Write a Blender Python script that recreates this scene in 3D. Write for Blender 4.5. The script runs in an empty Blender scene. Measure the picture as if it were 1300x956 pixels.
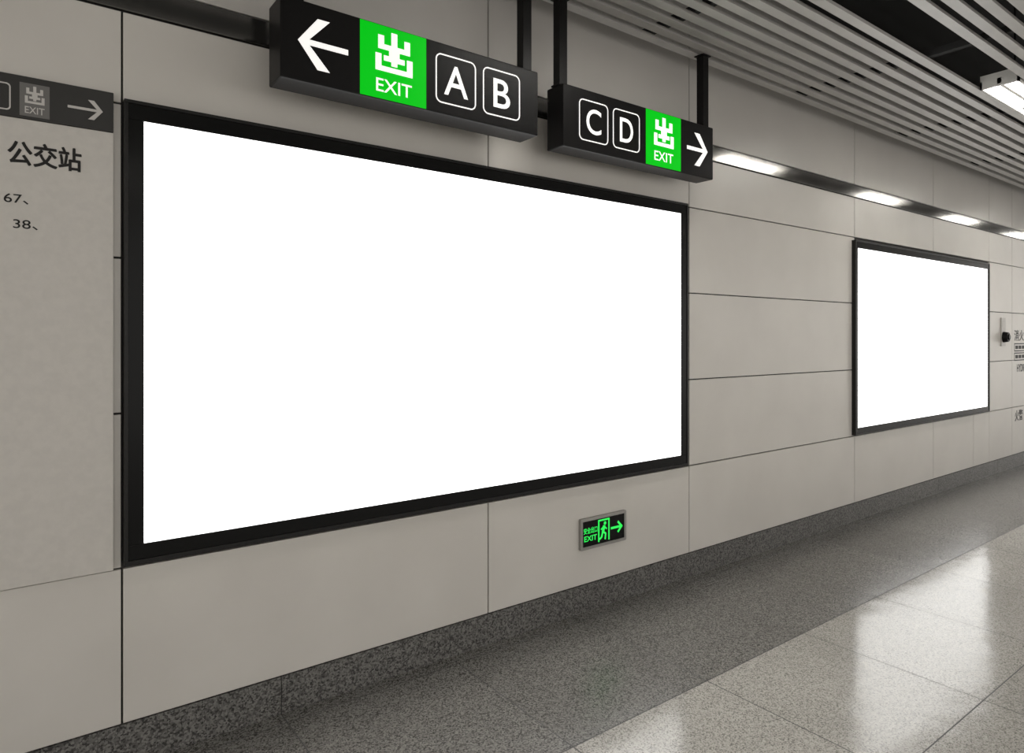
import bpy, math
from mathutils import Vector
scene = bpy.context.scene
try:
    scene.view_settings.view_transform = 'Standard'
    scene.view_settings.look = 'None'
except Exception as e:
    print(e)

H = 1.53      # eye height
WY = 2.73     # wall plane

# ---------------------------------------------------------------- materials
def mat(name, col, rough=0.5, metal=0.0, emis=None, estr=0.0, spec=0.5):
    m = bpy.data.materials.new(name); m.use_nodes = True
    b = m.node_tree.nodes['Principled BSDF']
    b.inputs['Base Color'].default_value = (*col, 1)
    b.inputs['Roughness'].default_value = rough
    b.inputs['Metallic'].default_value = metal
    b.inputs['Specular IOR Level'].default_value = spec
    if emis:
        b.inputs['Emission Color'].default_value = (*emis, 1)
        b.inputs['Emission Strength'].default_value = estr
    return m

def noisy(name, c1, c2, scale, rough, metal=0.0, bump=0.0, detail=3.0, lo=0.35, hi=0.65):
    m = mat(name, c1, rough, metal)
    nt = m.node_tree; N = nt.nodes; L = nt.links
    b = N['Principled BSDF']
    tc = N.new('ShaderNodeTexCoord'); no = N.new('ShaderNodeTexNoise')
    no.inputs['Scale'].default_value = scale; no.inputs['Detail'].default_value = detail
    r = N.new('ShaderNodeValToRGB')
    r.color_ramp.elements[0].position = lo; r.color_ramp.elements[0].color = (*c1, 1)
    r.color_ramp.elements[1].position = hi; r.color_ramp.elements[1].color = (*c2, 1)
    L.new(tc.outputs['Object'], no.inputs['Vector'])
    L.new(no.outputs['Fac'], r.inputs['Fac']); L.new(r.outputs['Color'], b.inputs['Base Color'])
    if bump:
        bu = N.new('ShaderNodeBump'); bu.inputs['Strength'].default_value = bump
        bu.inputs['Distance'].default_value = 0.002
        L.new(no.outputs['Fac'], bu.inputs['Height']); L.new(bu.outputs['Normal'], b.inputs['Normal'])
    return m

def granite(name, cols, rough, grout=True, x0=3.285, y0=1.86, t=0.8, joint=0.0026, scale=150, stops=(0.26, 0.42, 0.74)):
    m = mat(name, cols[1], rough)
    nt = m.node_tree; N = nt.nodes; L = nt.links
    b = N['Principled BSDF']
    tc = N.new('ShaderNodeTexCoord')
    # crystalline grains: voronoi cells with random tone, softened by noise
    vo = N.new('ShaderNodeTexVoronoi'); vo.inputs['Scale'].default_value = scale
    L.new(tc.outputs['Object'], vo.inputs['Vector'])
    sc = N.new('ShaderNodeSeparateColor'); L.new(vo.outputs['Color'], sc.inputs[0])
    n1 = N.new('ShaderNodeTexNoise'); n1.inputs['Scale'].default_value = scale*0.55; n1.inputs['Detail'].default_value = 3
    n1.inputs['Roughness'].default_value = 0.7
    L.new(tc.outputs['Object'], n1.inputs['Vector'])
    sx = N.new('ShaderNodeSeparateXYZ'); L.new(tc.outputs['Object'], sx.inputs[0])
    def M(op, a, bb=None):
        q = N.new('ShaderNodeMath'); q.operation = op
        for i, v in enumerate((a, bb)):
            if v is None: continue
            if isinstance(v, (int, float)): q.inputs[i].default_value = v
            else: L.new(v, q.inputs[i])
        return q.outputs[0]
    fac = M('ADD', M('MULTIPLY', sc.outputs[0], 0.55), M('MULTIPLY', n1.outputs['Fac'], 0.45))
    r = N.new('ShaderNodeValToRGB'); e = r.color_ramp.elements
    e[0].position = stops[0]; e[0].color = (*cols[0], 1)
    e[1].position = stops[2]; e[1].color = (*cols[2], 1)
    k = e.new(stops[1]); k.color = (*cols[1], 1)
    L.new(fac, r.inputs['Fac'])
    ux = M('DIVIDE', M('SUBTRACT', sx.outputs[0], x0), t)
    uy = M('DIVIDE', M('SUBTRACT', sx.outputs[1], y0), t)
    cx = N.new('ShaderNodeCombineXYZ')
    L.new(M('FLOOR', ux), cx.inputs[0]); L.new(M('FLOOR', uy), cx.inputs[1])
    wn = N.new('ShaderNodeTexWhiteNoise'); wn.noise_dimensions = '2D'
    L.new(cx.outputs[0], wn.inputs['Vector'])
    tone = M('ADD', M('MULTIPLY', wn.outputs['Value'], 0.16), 0.92)
    n2 = N.new('ShaderNodeTexNoise'); n2.inputs['Scale'].default_value = 1.7
    L.new(tc.outputs['Object'], n2.inputs['Vector'])
    tone = M('MULTIPLY', tone, M('ADD', M('MULTIPLY', n2.outputs['Fac'], 0.2), 0.9))
    mul = N.new('ShaderNodeVectorMath'); mul.operation = 'SCALE'
    L.new(r.outputs['Color'], mul.inputs[0]); L.new(tone, mul.inputs['Scale'])
    out = mul.outputs[0]
    if grout:
        dx = M('ABSOLUTE', M('SUBTRACT', M('FRACT', M('ADD', ux, 0.5)), 0.5))
        dy = M('ABSOLUTE', M('SUBTRACT', M('FRACT', M('ADD', uy, 0.5)), 0.5))
        g = M('LESS_THAN', M('MINIMUM', dx, dy), joint / t)
        mx = N.new('ShaderNodeMix'); mx.data_type = 'RGBA'
        L.new(g, mx.inputs['Factor']); L.new(out, mx.inputs['A'])
        mx.inputs['B'].default_value = (0.035, 0.034, 0.032, 1)
        out = mx.outputs['Result']
        L.new(M('ADD', M('MULTIPLY', g, 0.4), rough), b.inputs['Roughness'])
    L.new(out, b.inputs['Base Color'])
    n3 = N.new('ShaderNodeTexNoise'); n3.inputs['Scale'].default_value = 5; n3.inputs['Detail'].default_value = 1
    L.new(tc.outputs['Object'], n3.inputs['Vector'])
    bu = N.new('ShaderNodeBump'); bu.inputs['Strength'].default_value = 0.22; bu.inputs['Distance'].default_value = 0.01
    L.new(n3.outputs['Fac'], bu.inputs['Height']); L.new(bu.outputs['Normal'], b.inputs['Normal'])
    return m

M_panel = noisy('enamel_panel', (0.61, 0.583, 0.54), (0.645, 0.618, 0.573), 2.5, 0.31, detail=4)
M_panel_up = noisy('enamel_panel_upper_shaded', (0.48, 0.46, 0.43), (0.51, 0.49, 0.458), 2.0, 0.34)  # panel enamel darkened: shade at the wall top put into the colour
M_joint = mat('joint_black', (0.03, 0.028, 0.026), 0.8)
M_band = noisy('polished_dark_steel', (0.15, 0.145, 0.14), (0.18, 0.175, 0.165), 3, 0.12, metal=0.9)
M_board = noisy('board_enamel', (0.57, 0.545, 0.505), (0.605, 0.578, 0.535), 40, 0.45, detail=6)
M_black = mat('black_gloss', (0.004, 0.004, 0.0038), 0.2, spec=0.15)
M_blackm = mat('black_satin', (0.008, 0.0075, 0.0075), 0.35, spec=0.13)
M_frame = mat('dark_anodised', (0.012, 0.0115, 0.011), 0.35, 0.0, spec=0.25)
M_screen = mat('lit_diffuser', (0.9, 0.9, 0.9), 0.4, emis=(1, 0.995, 0.985), estr=2.8)
M_green = mat('sign_green', (0.0, 0.12, 0.005), 0.4, emis=(0.0, 0.54, 0.006), estr=0.92, spec=0.1)
M_white = mat('sign_white', (0.6, 0.6, 0.58), 0.4, emis=(1, 0.98, 0.95), estr=0.7)
M_neon = mat('sign_neon_green', (0.0, 0.3, 0.03), 0.4, emis=(0.03, 1.0, 0.12), estr=0.8)
M_grey_print = mat('print_grey', (0.36, 0.345, 0.32), 0.5)
M_lightgrey = mat('print_lightgrey', (0.58, 0.56, 0.53), 0.5)
M_header = mat('header_dark', (0.036, 0.035, 0.033), 0.4, spec=0.3)
M_hgrey = mat('header_grey', (0.15, 0.145, 0.137), 0.4)
M_ink = mat('print_ink', (0.02, 0.019, 0.018), 0.5, spec=0.2)
M_alu = mat('brushed_aluminium', (0.35, 0.34, 0.32), 0.35, 0.8)
M_slat = noisy('slat_aluminium', (0.40, 0.388, 0.368), (0.44, 0.428, 0.405), 6, 0.4)
M_plenum = mat('plenum_dark', (0.016, 0.016, 0.016), 0.9)
M_lampbody = mat('lamp_body', (0.7, 0.69, 0.66), 0.4)
M_tube = mat('lamp_tube', (1, 1, 1), 0.4, emis=(1, 0.972, 0.925), estr=36)
M_dark_granite = granite('granite_dark', ((0.04, 0.039, 0.036), (0.12, 0.116, 0.107), (0.23, 0.222, 0.206)), 0.25, scale=190)
M_light_granite = granite('granite_light', ((0.17, 0.163, 0.149), (0.34, 0.325, 0.295), (0.47, 0.45, 0.41)), 0.15, scale=210)
M_skirt = granite('granite_skirting', ((0.025, 0.024, 0.023), (0.085, 0.082, 0.077), (0.21, 0.203, 0.19)), 0.35, grout=False)

# ---------------------------------------------------------------- mesh helpers
class Mesh:
    def __init__(s): s.v = []; s.f = []; s.m = []; s.mats = []
    def mi(s, m):
        if m not in s.mats: s.mats.append(m)
        return s.mats.index(m)
    def box(s, x0, x1, y0, y1, z0, z1, m):
        b = len(s.v); k = s.mi(m)
        s.v += [(x0,y0,z0),(x1,y0,z0),(x1,y1,z0),(x0,y1,z0),(x0,y0,z1),(x1,y0,z1),(x1,y1,z1),(x0,y1,z1)]
        for q in ((0,3,2,1),(4,5,6,7),(0,1,5,4),(1,2,6,5),(2,3,7,6),(3,0,4,7)):
            s.f.append([b+i for i in q]); s.m.append(k)
    def prism(s, pts, y0, y1, m):
        b = len(s.v); n = len(pts); k = s.mi(m)
        s.v += [(p[0], y0, p[1]) for p in pts] + [(p[0], y1, p[1]) for p in pts]
        s.f.append([b+i for i in range(n)]); s.m.append(k)
        s.f.append([b+n+i for i in reversed(range(n))]); s.m.append(k)
        for i in range(n):
            j = (i+1) % n
            s.f.append([b+i, b+n+i, b+n+j, b+j]); s.m.append(k)
    def ring(s, outer, inner, y0, y1, m):
        b = len(s.v); n = len(outer); k = s.mi(m)
        for P in (outer, inner):
            for y in (y0, y1): s.v += [(p[0], y, p[1]) for p in P]
        for i in range(n):
            j = (i+1) % n
            for q in ((b+i, b+j, b+2*n+j, b+2*n+i), (b+i, b+n+i, b+n+j, b+j), (b+2*n+i, b+2*n+j, b+3*n+j, b+3*n+i)):
                s.f.append(list(q)); s.m.append(k)
    def cyl(s, c, r, L, axis, m, n=20, r2=None):
        b = len(s.v); k = s.mi(m); r2 = r if r2 is None else r2
        for t, rr in ((0, r), (L, r2)):
            for i in range(n):
                a = 2*math.pi*i/n; u = rr*math.cos(a); w = rr*math.sin(a)
                if axis == 'x': p = (c[0]+t, c[1]+u, c[2]+w)
                elif axis == 'y': p = (c[0]+u, c[1]+t, c[2]+w)
                else: p = (c[0]+u, c[1]+w, c[2]+t)
                s.v.append(p)
        s.f.append([b+i for i in range(n)]); s.m.append(k)
        s.f.append([b+n+i for i in range(n)]); s.m.append(k)
        for i in range(n):
            j = (i+1) % n
            s.f.append([b+i, b+j, b+n+j, b+n+i]); s.m.append(k)
    def make(s, name, parent=None, bevel=0.0):
        import bmesh
        me = bpy.data.meshes.new(name); me.from_pydata(s.v, [], s.f)
        for m in s.mats: me.materials.append(m)
        for p, k in zip(me.polygons, s.m): p.material_index = k
        bm = bmesh.new(); bm.from_mesh(me); bmesh.ops.recalc_face_normals(bm, faces=bm.faces); bm.to_mesh(me); bm.free()
        o = bpy.data.objects.new(name, me); scene.collection.objects.link(o)
        if parent: o.parent = parent
        if bevel:
            md = o.modifiers.new('bevel', 'BEVEL'); md.width = bevel; md.segments = 2; md.limit_method = 'ANGLE'
        return o

def empty(name, loc=(0,0,0)):
    o = bpy.data.objects.new(name, None); scene.collection.objects.link(o)
    o.empty_display_size = 0.1
    return o

def text(name, body, x0, x1, z0, z1, y, m, parent, bold=0.0):
    """flat text facing -Y fitted exactly to the given rectangle"""
    cu = bpy.data.curves.new(name, 'FONT'); cu.body = body; cu.extrude = 0.006; cu.offset = bold
    cu.resolution_u = 6
    t = bpy.data.objects.new(name, cu); scene.collection.objects.link(t)
    dg = bpy.context.evaluated_depsgraph_get(); dg.update()
    me = bpy.data.meshes.new_from_object(t.evaluated_get(dg))
    bpy.data.objects.remove(t)
    xs = [v.co.x for v in me.vertices]; ys = [v.co.y for v in me.vertices]
    if not xs:
        print('EMPTY TEXT', body); return
    ax, bx, ay, by = min(xs), max(xs), min(ys), max(ys)
    for v in me.vertices:
        X = x0 + (v.co.x-ax)/(bx-ax)*(x1-x0); Z = z0 + (v.co.y-ay)/(by-ay)*(z1-z0)
        v.co = (X, y - (0.0008 if v.co.z > 0 else 0.0), Z)
    me.materials.clear(); me.materials.append(m)
    o = bpy.data.objects.new(name, me); scene.collection.objects.link(o); o.parent = parent
    return o

def rrect(x0, x1, z0, z1, r, n=6):
    P = []
    for cx, cz, a0 in ((x1-r, z0+r, -90), (x1-r, z1-r, 0), (x0+r, z1-r, 90), (x0+r, z0+r, 180)):
        for i in range(n+1):
            a = math.radians(a0 + 90*i/n); P.append((cx+r*math.cos(a), cz+r*math.sin(a)))
    return P

def thick_line(p, q, w):
    (x0,z0),(x1,z1) = p,q; L = math.hypot(x1-x0, z1-z0); nx, nz = -(z1-z0)/L*w/2, (x1-x0)/L*w/2
    return [(x0-nx,z0-nz),(x1-nx,z1-nz),(x1+nx,z1+nz),(x0+nx,z0+nz)]

def exit_char(ms, x0, x1, z0, z1, y, m, th=0.002):
    """the stylised 'chu' (exit) glyph built of straight strokes"""
    W, Hh = x1-x0, z1-z0
    def R(a, b, c, d): ms.box(x0+a*W, x0+b*W, y-th, y, z0+c*Hh, z0+d*Hh, m)
    s = 0.155
    R(0.42, 0.58, 0.17, 1.0)                 # stem
    R(0.07, 0.07+s, 0.54, 0.88); R(0.93-s, 0.93, 0.54, 0.88)
    R(0.07+s, 0.36, 0.54, 0.67); R(0.64, 0.93-s, 0.54, 0.67)
    R(0.0, s, 0.0, 0.42); R(1-s, 1.0, 0.0, 0.42)
    R(s, 1-s, 0.0, 0.125)
    R(0.22, 0.36, 0.27, 0.40); R(0.64, 0.78, 0.27, 0.40)
    R(0.36, 0.42, 0.27, 0.67); R(0.58, 0.64, 0.27, 0.67)

def arrow(ms, x0, x1, zc, h, y, m, left=True, w=0.022):
    tip, tail = (x0, x1) if left else (x1, x0)
    d = 1 if left else -1
    ms.prism(thick_line((tip+d*w*0.7, zc), (tail, zc), w*0.95), y-0.002, y, m)
    L = h*0.5
    for sg in (1, -1):
        pts = [(tip, zc), (tip+d*w*1.5, zc), (tip+d*(L*1.02+w*1.1), zc+sg*L), (tip+d*(L*0.78), zc+sg*L)]
        ms.prism(pts, y-0.0022, y, m)

# ---------------------------------------------------------------- wall of enamel panels
XJ = [-4.4, -2.85, -1.25, 0.3224, 1.906, 3.466, 5.609, 7.161, 8.623, 9.339, 10.95, 12.5, 14.1, 15.7, 17.3, 18.9]
ZR = [H-1.375, H-0.82, H-0.271, H+0.281, H+0.828, H+1.158]
g = 0.0035
w = Mesh()
w.box(-4.4, 18.9, WY+0.015, WY+0.25, 0, 4.0, M_joint)
def panel(a, b, c, d, m=M_panel): w.box(a+g, b-g, WY, WY+0.02, c+g, d-g, m)
for a, b in zip(XJ[:-1], XJ[1:]):
    for r in range(5):
        c, d = ZR[r], ZR[r+1]
        mid = r in (1, 2, 3)
        if mid and (0.32 < a < 3.4 or 5.6 < a < 8.6): continue
        if r == 0 and a == 7.161:
            panel(a, 8.173, c, d); panel(8.173, b, c, d); continue
        panel(a, b, c, d)
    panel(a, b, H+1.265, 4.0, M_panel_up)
w.make('wall_back', bevel=0.0015)

t = Mesh()
t.box(-4.4, 18.9, WY-0.004, WY+0.014, H+1.162, H+1.261, M_band)
t.make('trim_1', bevel=0.002)

b = Mesh()
x = 3.285 - 0.8*9
while x < 18.8:
    b.box(x+0.0015, x+0.8-0.0015, WY+0.002, WY+0.013, 0.0, H-1.378, M_skirt); x += 0.8
b.make('baseboard_back', bevel=0.001)

# ---------------------------------------------------------------- floor
f = Mesh()
f.box(-4.4, 18.9, 1.86, WY+0.25, -0.1, 0.0, M_dark_granite)
f.box(-4.4, 18.9, -6.0, 1.86, -0.1, 0.0, M_light_granite)
f.make('floor')

# ---------------------------------------------------------------- ceiling with baffles
ZC = H + 1.69
c = Mesh()
c.box(-4.4, 18.9, -6.0, WY+0.25, 4.0, 4.1, M_plenum)
y = 2.565
ys = []
while y > -5.9:
    if not (1.50 < y < 1.74): ys.append(y)
    y -= 0.1
for y in ys:
    c.box(-4.4, 18.9, y-0.027, y+0.027, ZC, ZC+0.018, M_slat)
for xx in [-3.5 + 1.6*i for i in range(14)]:
    c.box(xx-0.02, xx+0.02, -5.9, 2.62, ZC+0.02, ZC+0.06, M_plenum)
c.make('ceiling')

# ---------------------------------------------------------------- lamps
def lamp(x0, yc, zb, L=1.2):
    e = empty('ceiling_lamp')
    m = Mesh(); W = 0.11
    m.box(x0, x0+L, yc-W, yc+W, zb+0.05, zb+0.09, M_lampbody)
    m.box(x0, x0+L, yc-W, yc-W+0.012, zb, zb+0.05, M_lampbody)
    m.box(x0, x0+L, yc+W-0.012, yc+W, zb, zb+0.05, M_lampbody)
    m.box(x0, x0+0.02, yc-W, yc+W, zb, zb+0.05, M_lampbody)
    m.box(x0+L-0.02, x0+L, yc-W, yc+W, zb, zb+0.05, M_lampbody)
    m.box(x0, x0+L, yc-0.012, yc+0.012, zb+0.012, zb+0.05, M_lampbody)
    m.cyl((x0+0.3, yc, zb+0.09), 0.006, 4.0-zb-0.09, 'z', M_blackm, 8)
    m.cyl((x0+L-0.3, yc, zb+0.09), 0.006, 4.0-zb-0.09, 'z', M_blackm, 8)
    m.make('housing', e)
    m = Mesh()
    for dy in (-0.055, 0.055):
        m.cyl((x0+0.03, yc+dy, zb+0.03), 0.016, L-0.06, 'x', M_tube, 12)
    m.make('tubes', e)
for x0 in (1.95, 5.28, 7.98, 10.45, 12.95, 15.45):  # first one is out of view, added for its light
    lamp(x0, 1.615, ZC-0.01, 1.02)
for x0 in (-2.5, 0.1, 2.7, 5.3, 7.9, 10.5):  # unseen row behind the camera, added as fill light
    lamp(x0, -2.0, ZC-0.1)

# ---------------------------------------------------------------- advertising lightboxes
def lightbox(ox0, ox1, oz0, oz1, sx0, sx1, sz0, sz1):
    e = empty('advertising_lightbox')
    yf = 2.70; yb = WY+0.014
    m = Mesh()
    rim = 0.012
    def frame(a0, a1, c0, c1, b0, b1, d0, d1, y0, y1, mt):
        m.box(a0, a1, y0, y1, c0, d0, mt); m.box(a0, a1, y0, y1, d1, c1, mt)
        m.box(a0, b0, y0, y1, d0, d1, mt); m.box(b1, a1, y0, y1, d0, d1, mt)
    frame(ox0, ox1, oz0, oz1, ox0+rim, ox1-rim, oz0+rim, oz1-rim, yf-0.004, yb, M_frame)
    frame(ox0+rim, ox1-rim, oz0+rim, oz1-rim, sx0, sx1, sz0, sz1, yf, yb, M_black)
    m.make('frame', e, bevel=0.001)
    m = Mesh(); m.box(sx0+0.0005, sx1-0.0005, yf+0.003, yb, sz0+0.0005, sz1-0.0005, M_screen); m.make('screen', e)
lightbox(0.3254, 3.416, H-0.803, H+0.839, 0.387, 3.351, H-0.737, H+0.7706)
lightbox(5.562, 8.535, H-0.81, H+0.80, 5.605, 8.482, H-0.750, H+0.736)

# ---------------------------------------------------------------- hanging exit signs
def hsign(x0, x1, yf, T, z0, z1, left, boxes, letters, gx, ax, poles, py):
    e = empty('hanging_exit_sign')
    m = Mesh(); m.box(x0, x1, yf, yf+T, z0, z1, M_blackm)
    m.make('housing', e, bevel=0.006)
    m = Mesh()
    for px in poles:
        m.box(px-0.026, px+0.026, py-0.024, py+0.024, z1, ZC-0.006, M_blackm)
        m.box(px-0.038, px+0.038, py-0.034, py+0.034, ZC-0.006, ZC, M_blackm)
        m.box(px-0.034, px+0.034, py-0.032, py+0.032, z1-0.001, z1+0.008, M_blackm)
    m.make('hanger_poles', e, bevel=0.002)
    y = yf - 0.0005
    zc = (z0+z1)/2
    m = Mesh()
    m.box(gx[0], gx[1], y-0.001, y+0.003, z0+0.005, z1-0.005, M_green)
    m.make('green_panel', e)
    m = Mesh(); W = gx[1]-gx[0]
    exit_char(m, gx[0]+W*0.22, gx[1]-W*0.22, zc-0.035, zc+0.125, y-0.001, M_white)
    arrow(m, ax[0], ax[1], zc, 0.19, y+0.001, M_white, left)
    bh = 0.104
    for a, bb in boxes:
        o = rrect(a, bb, zc-bh, zc+bh, 0.028); i = rrect(a+0.0055, bb-0.0055, zc-bh+0.0055, zc+bh-0.0055, 0.0225)
        m.ring(o, i, y-0.001, y+0.002, M_white)
    m.make('symbols', e)
    text('exit_text', 'EXIT', gx[0]+W*0.23, gx[1]-W*0.23, zc-0.118, zc-0.066, y-0.001, M_white, e, 0.006)
    for (a, bb), ch in zip(boxes, letters):
        cx = (a+bb)/2; hw = {'A': 0.060, 'B': 0.046, 'C': 0.052, 'D': 0.05}[ch]
        text('letter_'+ch, ch, cx-hw, cx+hw, zc-0.064, zc+0.064, y, M_white, e, 0.006)
k = 1.08
hsign(0.784, 1.981, 2.43, 0.137, H+0.94, H+1.24, True,
      [(1.322*k, 1.505*k+0.005), (1.544*k, 1.734*k)], 'AB', (1.009*k, 1.280*k), (0.784*k, 0.964*k), (0.86, 1.953), 2.50)
hsign(2.176, 3.367, 2.475, 0.125, H+0.94, H+1.25, False,
      [(2.112*k, 2.301*k), (2.333*k, 2.522*k)], 'CD', (2.568*k, 2.839*k), (2.872*k+0.02, 3.065*k), (2.205, 3.338), 2.53)

# ---------------------------------------------------------------- emergency exit sign low on the wall
e = empty('emergency_exit_sign')
x0, x1, z0, z1 = 2.513, 2.872, H-1.178, H-1.005
yf = WY-0.018
m = Mesh()
m.ring(rrect(x0, x1, z0, z1, 0.008), rrect(x0+0.016, x1-0.016, z0+0.016, z1-0.016, 0.003), yf, WY+0.001, M_alu)
m.box(x0+0.014, x1-0.014, yf+0.004, WY+0.001, z0+0.014, z1-0.014, M_black)
m.make('housing', e)
m = Mesh(); y = yf+0.0035; zc = (z0+z1)/2
def S(p, q, wd): m.prism(thick_line(p, q, wd), y-0.001, y+0.001, M_neon)
dx = x0+0.140
S((dx, z0+0.026), (dx, z1-0.026), 0.009); S((dx-0.0045, z1-0.028), (dx+0.084, z1-0.028), 0.009); S((dx+0.080, z0+0.026), (dx+0.080, z1-0.026), 0.009)
m.cyl((dx+0.049, y-0.001, zc+0.038), 0.010, 0.002, 'y', M_neon, 12)
S((dx+0.043, zc+0.026), (dx+0.032, zc-0.012), 0.018)
S((dx+0.034, zc-0.008), (dx+0.055, zc-0.022), 0.011); S((dx+0.054, zc-0.020), (dx+0.050, zc-0.054), 0.010)
S((dx+0.030, zc-0.010), (dx+0.022, zc-0.038), 0.011); S((dx+0.023, zc-0.037), (dx+0.006, zc-0.046), 0.010)
S((dx+0.043, zc+0.020), (dx+0.062, zc+0.004), 0.008); S((dx+0.041, zc+0.022), (dx+0.018, zc+0.006), 0.008)
S((dx+0.096, zc), (dx+0.180, zc), 0.013); S((dx+0.152, zc+0.030), (dx+0.186, zc-0.003), 0.012); S((dx+0.152, zc-0.030), (dx+0.186, zc+0.003), 0.012)
m.make('pictogram', e)
text('exit_text', 'EXIT', x0+0.028, x0+0.124, zc-0.042, zc-0.012, y-0.001, M_neon, e, 0.012)
text('chinese_text', '\u5b89\u5168\u51fa\u53e3', x0+0.024, x0+0.128, zc+0.0, zc+0.034, y-0.001, M_neon, e, 0.01)

# ---------------------------------------------------------------- bus stop information board on the left
e = empty('bus_information_board')
yb = WY-0.016
bx0, bx1 = -1.24, 0.2945
m = Mesh()
m.box(bx0, bx1, yb, WY-0.0003, H-0.818, H+0.715, M_board)
m.box(bx0, bx1, yb-0.003, WY-0.0003, H+0.716, H+0.855, M_header)
m.make('panel', e, bevel=0.002)
m = Mesh(); y = yb-0.0035
m.box(0.029, 0.110, y-0.001, y+0.002, H+0.725, H+0.833, M_hgrey)
exit_char(m, 0.043, 0.096, H+0.768, H+0.825, y-0.001, M_lightgrey, 0.001)
arrow(m, 0.160, 0.262, H+0.781, 0.066, y+0.001, M_lightgrey, False, 0.009)
m.ring(rrect(-0.085, 0.006, H+0.735, H+0.823, 0.012), rrect(-0.081, 0.002, H+0.739, H+0.819, 0.009), y-0.001, y+0.002, M_lightgrey)
m.make('header_symbols', e)
text('letter_D', 'D', -0.065, -0.022, H+0.752, H+0.806, y, M_lightgrey, e, 0.01)
text('exit_text', 'EXIT', 0.043, 0.096, H+0.735, H+0.757, y-0.001, M_lightgrey, e, 0.005)
y = yb-0.0002
# heavy lettering: the same glyphs laid with a 2 mm spread to thicken the strokes
for i, (ox, oz) in enumerate(((0, 0), (0.0022, 0.0), (0.0011, 0.0016))):
    text('bus_stop_text_%d' % (i+1), '\u516c\u4ea4\u7ad9', -0.003+ox, 0.198+ox, H+0.562+oz, H+0.641+oz, y-0.0001*i, M_ink, e, 0.010)
text('route_67', '67\u3001', -0.012, 0.053, H+0.435, H+0.466, y, M_ink, e, 0.006)
text('route_38', '38\u3001', 0.012, 0.078, H+0.353, H+0.384, y, M_ink, e, 0.006)

# ---------------------------------------------------------------- alarm call point and hydrant labels far right
e = empty('fire_alarm_call_point')
m = Mesh()
m.box(8.96, 9.09, WY-0.012, WY, H-0.10, H+0.22, M_panel_up)
m.cyl((9.025, WY-0.012, H+0.0), 0.062, -0.05, 'y', M_blackm, 24, 0.052)
m.cyl((9.025, WY-0.062, H+0.0), 0.036, -0.012, 'y', M_black, 24, 0.026)
m.box(8.99, 9.06, WY-0.0135, WY-0.011, H+0.11, H+0.17, M_lightgrey)
m.make('body', e, bevel=0.002)
e = empty('fire_hydrant_door_labels')
y = WY-0.0005
text('label_text_a', '\u6d88\u706b', 9.41, 9.74, H-0.045, H+0.085, y, M_ink, e, 0.012)
text('label_text_b', 'HYDRANT', 9.50, 9.95, H-0.41, H-0.32, y, M_ink, e, 0.012)
text('label_text_c', '\u706b\u8b66 119', 9.43, 9.95, H-0.99, H-0.86, y, M_ink, e, 0.012)
m = Mesh()
for zz in (H-0.12, H-0.23):
    m.ring(rrect(9.41, 9.8, zz-0.048, zz+0.048, 0.006), rrect(9.422, 9.788, zz-0.036, zz+0.036, 0.004), WY-0.0012, WY-0.0002, M_ink)
    for i in range(3): m.box(9.45+0.11*i, 9.54+0.11*i, WY-0.0012, WY-0.0002, zz-0.02, zz+0.02, M_ink)
m.make('label_frames', e)

# ---------------------------------------------------------------- world, camera
wd = bpy.data.worlds.new('world'); scene.world = wd; wd.use_nodes = True
wd.node_tree.nodes['Background'].inputs['Color'].default_value = (1.0, 0.968, 0.922, 1)
wd.node_tree.nodes['Background'].inputs['Strength'].default_value = 1.35

cam = bpy.data.cameras.new('camera'); co = bpy.data.objects.new('camera', cam); scene.collection.objects.link(co)
cam.sensor_width = 36; cam.lens = 850/1300*36
cam.shift_y = -50/1300
co.location = (0, 0, H); co.rotation_euler = (math.radians(90), 0, -math.radians(36.95))
cam.clip_start = 0.05
scene.camera = co
